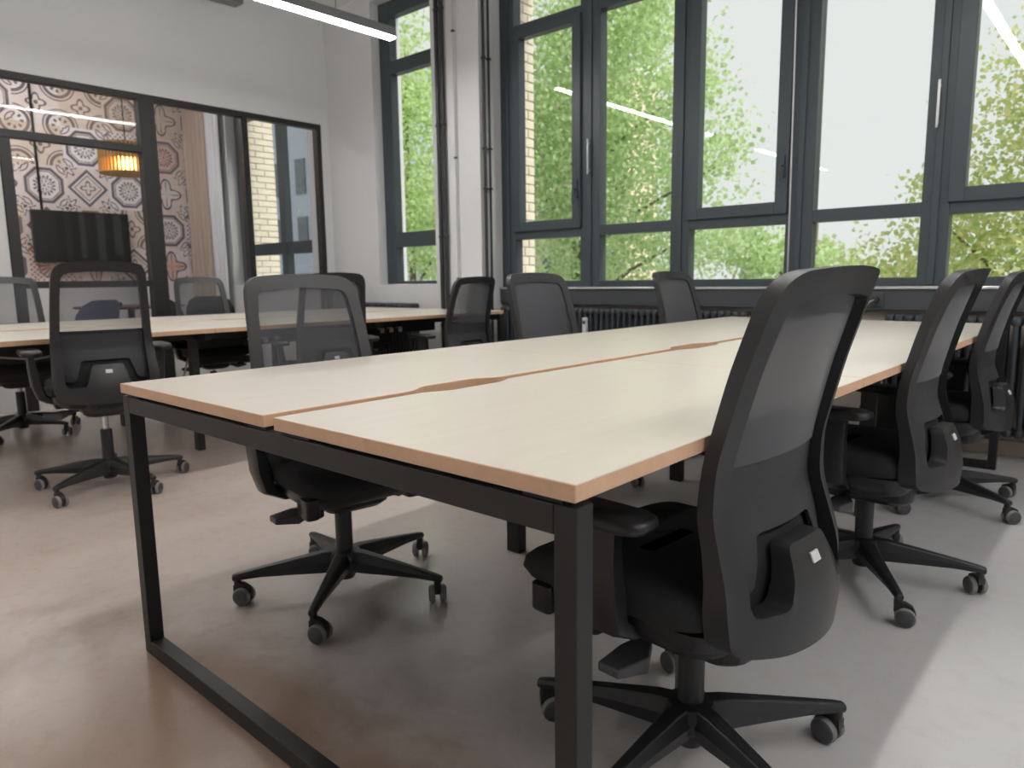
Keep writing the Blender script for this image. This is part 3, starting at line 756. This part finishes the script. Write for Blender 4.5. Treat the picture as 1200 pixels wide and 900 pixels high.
# ------------------------------------------------------------------ sockets, pull cord, bar handles
def socket(x, z, label, plug, d=.042):
    s = empty('wall_socket', (x, WY-.035, z))
    MB().box(-d, d, -.010, 0, -d, d).build('socket_plate', M['apron'], s, .003)
    MB().lathe([(.030, -.0125), (.030, -.009), (.026, -.0085)], 20, (0, 0, 0), 'x').build('socket_ring', M['knob'], s, sharp=40).rotation_euler.z = PI/2
    if plug:
        c = empty('power_plug', (x, WY-.047, z)); MB().lathe([(.018, -.03), (.020, -.002)], 14, (0, 0, 0), 'x').build('plug_body', M['cable'], c, sharp=40).rotation_euler.z = PI/2
        MB().tube([(0, -.03, 0), (-.02, -.05, -.01), (-.05, -.05, -.05), (-.075, -.04, -.12), (-.09, -.02, -.25)], .004, 8).build('plug_cable', M['wcable'], c)
        tag(c, 'black plug with thin cable in the socket below the right windows', 'plug')
    return tag(s, label, 'socket')
socket(-1.205, .845, 'square grey socket with a plug in the panel under the windows', True)
socket(-4.145, .845, 'dark socket at the left end of the grey panel beside the pier', False)
pc = empty('blind_cord', (-1.735, WY-.03, .85))
MB().tube([(-.03, 0, 2.75), (-.012, 0, 1.4), (0, 0, .07)], .0045, 6).build('cord', M['cordwhite'], pc)
MB().lathe([(.004, .085), (.010, .070), (.011, .01), (.006, 0)], 12).build('cord_weight', M['white'], pc, sharp=40)
tag(pc, 'thin white blind cord hanging down the post between wide windows', 'cord')
for X, z0, z1, lb in ((-3.283, 1.77, 2.03, 'slim pale pull bar on the first window post'), (-.955, 1.78, 2.03, 'slim grey pull bar on the right window post')):
    b = MB(); b.box(X-.007, X+.007, WY-.040, WY-.030, z0, z1); b.box(X-.006, X+.006, WY-.03, WY, z0+.02, z0+.04); b.box(X-.006, X+.006, WY-.03, WY, z1-.04, z1-.02)
    tag(b.build('pull_bar', M['sill'], None, .003), lb, 'handle')

# ------------------------------------------------------------------ linear lamps
def linear_lamp(x, y0, y1, z, label):
    l = empty('linear_lamp', (x, (y0+y1)/2, z)); h = (y1-y0)/2
    MB().box(-.033, .033, -h, h, .012, .080).build('lamp_housing', M['lamp'], l, .006)
    MB().box(-.030, .030, -h+.004, h-.004, -.002, .0125).build('lamp_diffuser', M['led'], l)
    for yy in (-h+.5, h-.5): MB().tube([(0, yy, .08), (0, yy, CEIL-z)], .002, 6).build('hanging_wire', M['cable'], l)
    return tag(l, label, 'lamp', 'suspended linear lamps')
linear_lamp(-4.40, .45, 3.66, 2.77, 'lit linear lamp hanging above the rear desk')
linear_lamp(-.99, .3, 3.42, 2.77, 'linear lamp hung above the front desk, out of the picture')
linear_lamp(1.45, .0, 3.5, 2.77, 'linear lamp added to light the right side of the room, out of picture')  # unseen, added so the floor at right gets light
linear_lamp(-4.40, -3.9, -1.0, 2.77, 'linear lamp hung behind the camera at left')
linear_lamp(-8.6, -.2, 3.6, 3.45, 'unseen linear lamp added under the meeting room ceiling')  # unseen, added to brighten the patterned wallpaper
ct = MB(); ct.box(-6.3, -6.16, 1.2, 3.46, 3.40, 3.47); tag(ct.build('ceiling_duct', M['lamp'], None, .004), 'grey ceiling trunking end beside the lit linear lamp at the top edge', 'duct')

# ------------------------------------------------------------------ power strips and cables below the rear desk
def power_strip(x, y, z, label, n=3):
    p = empty('power_strip', (x, y, z)); MB().box(-.022, .022, -.15, .15, 0, .035).build('strip_body', M['cable'], p, .004)
    for k in range(n):
        yy = -.10+.09*k; MB().box(-.018, .030, yy-.018, yy+.018, .008, .046).build('plug', M['white'], p, .004)
    return tag(p, label, 'power strip', 'power strips under the rear desk')
TZ = .74-.0245-.008
for k, (yy, lb) in enumerate(((1.42, 'power strip with white plugs under rear desk behind the raised chair'), (2.55, 'power strip with white plugs under the middle of the rear desk'), (3.65, 'power strip with white plugs under window end of rear desk'))):
    power_strip(-4.585+.04, yy, TZ-.133, lb)
cb = MB().tube([(-4.45, .95, .63), (-4.43, 1.15, .60), (-4.44, 1.32, .625), (-4.5, 1.40, .60)], .005, 8); tag(cb.build('power_cable', M['wcable']), 'pale cable slung under the rear desk at left', 'cable')
cb = MB().tube([(-4.47, 1.66, .61), (-4.40, 1.72, .50), (-4.36, 1.78, .40), (-4.33, 1.83, .36), (-4.34, 1.88, .40), (-4.42, 1.95, .50), (-4.48, 2.02, .60)], .006, 8)
tag(cb.build('power_cable', M['wcable']), 'pale cable loop drooping under the rear desk beside the raised chair', 'cable')
cb = MB().tube([(-4.42, 3.05, .60), (-4.30, 3.05, .56), (-4.25, 3.12, .57), (-4.3, 3.22, .62)], .006, 8); tag(cb.build('power_cable', M['wcable']), 'pale curled cable end under far half of rear desk', 'cable')
for (x, y, z, lb) in ((-4.25, 2.33, .55, 'pale adapter box under the rear desk beside the mesh backrest'), (-4.32, 3.2, .46, 'small white adapter hanging under window half of the rear desk')):
    a = empty('power_adapter', (x, y, z)); MB().box(-.02, .02, -.035, .035, -.025, .025).build('adapter_body', M['white'], a, .005)
    MB().tube([(0, 0, .02), (-.03, .02, .08), (-.10, .02, TZ-.14-z+.01)], .003, 6).build('adapter_cord', M['wcable'], a); tag(a, lb, 'adapter')

# ------------------------------------------------------------------ meeting room
tv = empty('television', (-9.65, 3.15, 1.55)); MB().box(-.055, 0, -.525, .525, -.30, .30).build('tv_case', M['plastic2'], tv, .006)
MB().box(0, .002, -.512, .512, -.288, .288).build('tv_screen', M['tv'], tv); MB().box(-.088, -.055, -.2, .2, -.2, .2).build('wall_bracket', M['plastic2'], tv)
tag(tv, 'black television on the patterned wall of the meeting room', 'television')
cd = MB().tube([(-9.725, 2.76, 1.84), (-9.725, 2.76, 3.5)], .014, 6); tag(cd.build('cable_duct', M['cable']), 'thin black cable duct rising from the television', 'cable')
pl = empty('pendant_lamp', (-8.1, 3.12, 2.12)); n = 44; m0 = None
for k in range(n):
    a = 2*PI*k/n
    if m0 is None: m0 = MB().box(.255, .262, -.009, .009, 0, .30).build('wooden_slat', M['slat'], pl); s = m0
    else: s = share(m0, pl, (0, 0, 0))
    s.rotation_euler.z = a
hp = MB()
for z in (.0, .145, .29): hp.lathe([(.252, z), (.266, z), (.266, z+.012), (.252, z+.012)], 40)
hp.build('hoop', M['slat'], pl, sharp=40)
sh = MB().lathe([(.245, .01), (.245, .29)], 40); sh.f = sh.f[:-2]; sh.m = sh.m[:-2]; sh.sm = sh.sm[:-2]
mm, nt_, bb = newmat('amber_shade'); bb.inputs['Base Color'].default_value = (.85, .55, .22, 1); bb.inputs['Transmission Weight'].default_value = .6; bb.inputs['Roughness'].default_value = .6
sh.build('inner_shade', mm, pl)
MB().lathe([(.012, .03), (.040, .05), (.052, .09), (.040, .135), (.018, .16)], 20).build('bulb', M['bulb'], pl, sharp=60)
MB().tube([(0, 0, .16), (0, 0, CEIL-2.12)], .006, 8).build('hanging_cable', M['cable'], pl); MB().box(-.25, .25, -.006, .006, .285, .295).box(-.006, .006, -.25, .25, .285, .295).build('spider', M['pframe'], pl)
tag(pl, 'glowing pendant lamp of honey wooden slats in the meeting room', 'lamp')
mt = empty('meeting_table', (-8.55, 3.20, 0)); MB().lathe([(.30, .715), (.55, .728), (.56, .735), (.56, .745), (.55, .748)], 40).build('table_top', M['redtop'], mt, sharp=40)
MB().lathe([(.035, .02), (.035, .716)], 16).build('column', M['pframe'], mt, sharp=40); MB().lathe([(.30, 0), (.30, .012), (.05, .025)], 28).build('foot_plate', M['pframe'], mt, sharp=40)
tag(mt, 'round dark red meeting table behind the glass partition', 'table')
cb_ = MB().box(-.05, .05, -.03, .03, 0, .045); o = cb_.build('conference_box', M['pframe'], None, .004); o.location = (-8.45, 3.03, .748); tag(o, 'small dark box on the round meeting table', 'device')
def shell_chair(x, y, ang, mat, label):
    c = empty('shell_chair', (x, y, 0), R(ang) - PI/2)
    m = MB(); rows = []
    prof = [(.22, .43), (.10, .425), (-.08, .425), (-.17, .445), (-.21, .52), (-.235, .62), (-.255, .72), (-.27, .80), (-.275, .845)]
    wid = [.20, .235, .24, .24, .245, .25, .24, .205, .13]
    up_ = [.0, .03, .07, .10, .0, .0, .0, .0, .0]; fwd = [0, 0, 0, .03, .09, .10, .085, .05, .02]
    fr, bk = [], []
    for (py, pz), w, u_, f_ in zip(prof, wid, up_, fwd):
        for k in range(13):
            t = k/6-1; fr.append((w*t, py + f_*t*t, pz + u_*t*t))
            bk.append((w*t*1.02, py + f_*t*t - (.010 if pz > .45 else 0), pz + u_*t*t - (.010 if pz <= .45 else 0)))
    fs = []; L = len(fr)
    for a in range(len(prof)-1):
        for b in range(12):
            q = (a*13+b, a*13+b+1, (a+1)*13+b+1, (a+1)*13+b); fs += [q, tuple(L+i for i in reversed(q))]
    ed = list(range(13)) + [a*13+12 for a in range(1, len(prof))] + [(len(prof)-1)*13+b for b in range(11, -1, -1)] + [a*13 for a in range(len(prof)-2, 0, -1)]
    for i in range(len(ed)): p, q = ed[i], ed[(i+1) % len(ed)]; fs.append((p, L+p, L+q, q))
    m.add(fr+bk, fs, 0, True); m.build('shell', mat, c, sharp=60)
    for sx in (-1, 1):
        for sy in (-1, 1): MB().tube([(sx*.12, sy*.11, .425), (sx*.22, sy*.21, 0)], [.014, .010], 8).build('leg', M['pframe'], c)
    return tag(c, label, 'chair', 'shell chairs in the meeting room')
shell_chair(-7.55, 2.40, 205, M['blue'], 'blue shell chair behind the glass below the television')
shell_chair(-7.75, 3.42, 100, M['shell'], 'left dark shell chair behind glass seen through a mesh back right of thick post')
shell_chair(-8.0, 3.86, 150, M['shell'], 'right dark shell chair behind glass seen through a mesh back right of thick post')
def curtain(x0, x1, y, z1, mat, label, waves):
    m = MB(); nx = waves*8; fr, bk = [], []
    for k in range(nx+1):
        x = x0+(x1-x0)*k/nx; yy = y+.028*math.sin(2*PI*k/8)
        for z in (.03, z1): fr.append((x, yy, z)); bk.append((x, yy+.004, z))
    L = len(fr); fs = []
    for k in range(nx): q = (2*k, 2*k+2, 2*k+3, 2*k+1); fs += [q, tuple(L+i for i in reversed(q))]
    m.add(fr+bk, fs, 0, True); return tag(m.build('curtain', mat), label, 'curtain')
curtain(-9.70, -9.10, 4.46, 3.3, M['beige'], 'beige curtain right of the patterned wall in the meeting room', 5)
curtain(-9.08, -8.74, 4.46, 3.3, M['sheer'], 'pale white curtain strip beside the meeting room window', 3)

# ------------------------------------------------------------------ outdoors
struct(box('ground', (-60, 40, EY+.1, 70, -5.2, -5.0), M['street']))
def tree(x, y, lobes, nleaf, mat, label, size=.17, trunk_r=.16, base=-5.0, branches=()):
    t = empty('leafy_tree', (x, y, base)); rng = np.random.default_rng(int(abs(x*97+y*13)))
    vol = np.array([a[3]*a[4]*a[5] for a in lobes]); cnt = (nleaf*vol/vol.sum()).astype(int); V = []; Fc = []
    for (lx, ly, lz, rx, ry, rz), c in zip(lobes, cnt):
        ncl = max(6, int(c/45)); d = rng.normal(size=(ncl, 3)); d /= np.linalg.norm(d, axis=1)[:, None]
        cl = d*(rng.uniform(.35, 1.0, (ncl, 1)))*np.array([rx, ry, rz])*.95
        p = cl[rng.integers(0, ncl, c)] + rng.normal(size=(c, 3))*.22*min(rx, rz)**.5
        p += np.array([lx-x, ly-y, lz-base])
        a = rng.normal(size=(c, 3)); a /= np.linalg.norm(a, axis=1)[:, None]; b = np.cross(a, rng.normal(size=(c, 3))); b /= np.linalg.norm(b, axis=1)[:, None]
        s = size*rng.uniform(.6, 1.25, (c, 1)); tip = p + a*s; l = p + a*s*.5 + b*s*.42; r_ = p + a*s*.5 - b*s*.42
        o = len(V)*1; block = np.stack([p, r_, tip, l], 1).reshape(-1, 3); start = sum(len(q) for q in V); V.append(block)
        Fc.append(np.arange(start, start+4*c).reshape(-1, 4))
    V = np.concatenate(V); Fc = np.concatenate(Fc)
    me = bpy.data.meshes.new('foliage'); me.from_pydata(V.tolist(), [], Fc.tolist()); me.materials.append(mat)
    fo = bpy.data.objects.new('foliage', me); COL.objects.link(fo); fo.parent = t; fo['kind'] = 'stuff'
    tr = MB(); top = max(l[2] for l in lobes); tr.tube([(0, 0, 0), (.1, 0, (top-base)*.35), (-.1, .05, (top-base)*.7), (0, 0, top-base+.6)], [trunk_r, trunk_r*.8, trunk_r*.5, trunk_r*.15], 10)
    tr.build('trunk', M['bark'], t)
    for l in lobes:
        q = Vector((l[0]-x, l[1]-y, l[2]-base)); z0 = max(.5, q.z-1.6)
        MB().tube([(0, 0, z0), tuple(Vector((0, 0, z0)).lerp(q, .5)+Vector((0, 0, .15))), tuple(q + (q-Vector((0, 0, z0)))*.05)], [trunk_r*.38, trunk_r*.24, trunk_r*.06], 7).build('branch', M['bark'], t)
    return tag(t, label, 'tree', 'trees outside the windows')
# directions x/y: narrow window -1.2, panes 1..5 about -.8, -.63, -.46, -.28, -.12
tree(-9.6, 13.0, [(-9.6, 13, 5.0, 2.3, 2.0, 3.0), (-8.3, 13, 6.8, 1.5, 1.6, 2.2), (-10.9, 13, 3.2, 1.8, 1.6, 2.4), (-8.1, 12.8, 3.1, 1.8, 1.5, 2.0), (-7.0, 12.9, 4.5, 1.0, .9, 1.5), (-6.2, 12.8, 3.0, 1.0, .9, 1.1), (-6.7, 12.9, 1.8, 1.1, 1.0, .9), (-9.2, 13.2, 1.3, 2.6, 1.6, 1.6)], 38000, M['leafa'], 'tall green tree filling the left panes of the wide windows', .105)
tree(-17.5, 15.0, [(-17.5, 15, 4.5, 3.0, 2.2, 3.6), (-15.6, 15, 2.2, 2.6, 2.0, 2.4), (-18.5, 15, 7.4, 2.6, 2.2, 2.2), (-19.5, 15.2, 2.2, 2.4, 1.8, 2.6)], 20000, M['leafc'], 'green tree filling the narrow window behind the pier', .15)
tree(-.6, 10.2, [(-.9, 10.2, 2.3, .95, 1.2, 1.6), (.0, 10.2, 3.4, 1.1, 1.2, 1.5), (-1.9, 10.2, 1.5, .9, 1.0, .95), (-2.8, 10.4, .95, .85, .9, .5), (-.9, 10.2, .6, 2.0, 1.5, 1.0), (.8, 10.2, 1.6, 1.2, 1.2, 1.8)], 30000, M['leafb'], 'yellow green tree low in the right panes of the wide windows', .075)
tree(-6.2, 18.2, [(-6.8, 18.2, 1.2, 1.2, 1.2, .9), (-7.9, 18.2, 1.7, 1.2, 1.1, 1.0), (-5.4, 18.2, .7, 1.2, 1.1, .9)], 4500, M['leafa'], 'small green treetop at the sill of the middle panes', .14)
gb = empty('grey_building', (-36, 22, -5)); box('facade_wall', (-8, 7, 0, 8, 0, 17), plain('grey_blue_facade', (.42, .46, .54), .9, noise=.05, nscale=1), gb)
gw = None
for zz in (4.6, 7.6, 10.6):
    for k in range(7):
        if gw is None: gw = MB().box(-.08, .05, -.45, .45, 0, 1.8).build('window', M['fwin'], gb); o = gw
        else: o = share(gw, gb, (0, 0, 0))
        o.location = (-6.4+2.0*k, 0, zz); o.rotation_euler.z = PI/2
tag(gb, 'grey blue building seen through the meeting room window', 'building')
bd = empty('apartment_building', (-26.5, 32, -5)); box('facade_wall', (-8, 6.0, 0, 3, 0, 16.2), M['facade'], bd)
box('parapet', (-8.2, 6.2, -.2, 3.2, 16.2, 16.7), M['fframe'], bd)
w0 = None
for zz in (5.8, 8.6, 11.4):
    for k in range(7):
        f = MB().box(-.6, .6, -.06, .05, 0, 1.6).build('window', M['fframe'], bd) if w0 is None else share(w0[0], bd, (0, 0, 0))
        f.location = (-7+2.0*k, 0, zz)
        if w0 is None: p = MB().box(-.5, .5, -.075, -.05, .1, 1.5).build('pane', M['fwin'], f); w0 = (f, p)
        else: share(w0[1], f, (0, 0, 0))
tag(bd, 'apricot apartment building glimpsed through the tall green tree', 'building')
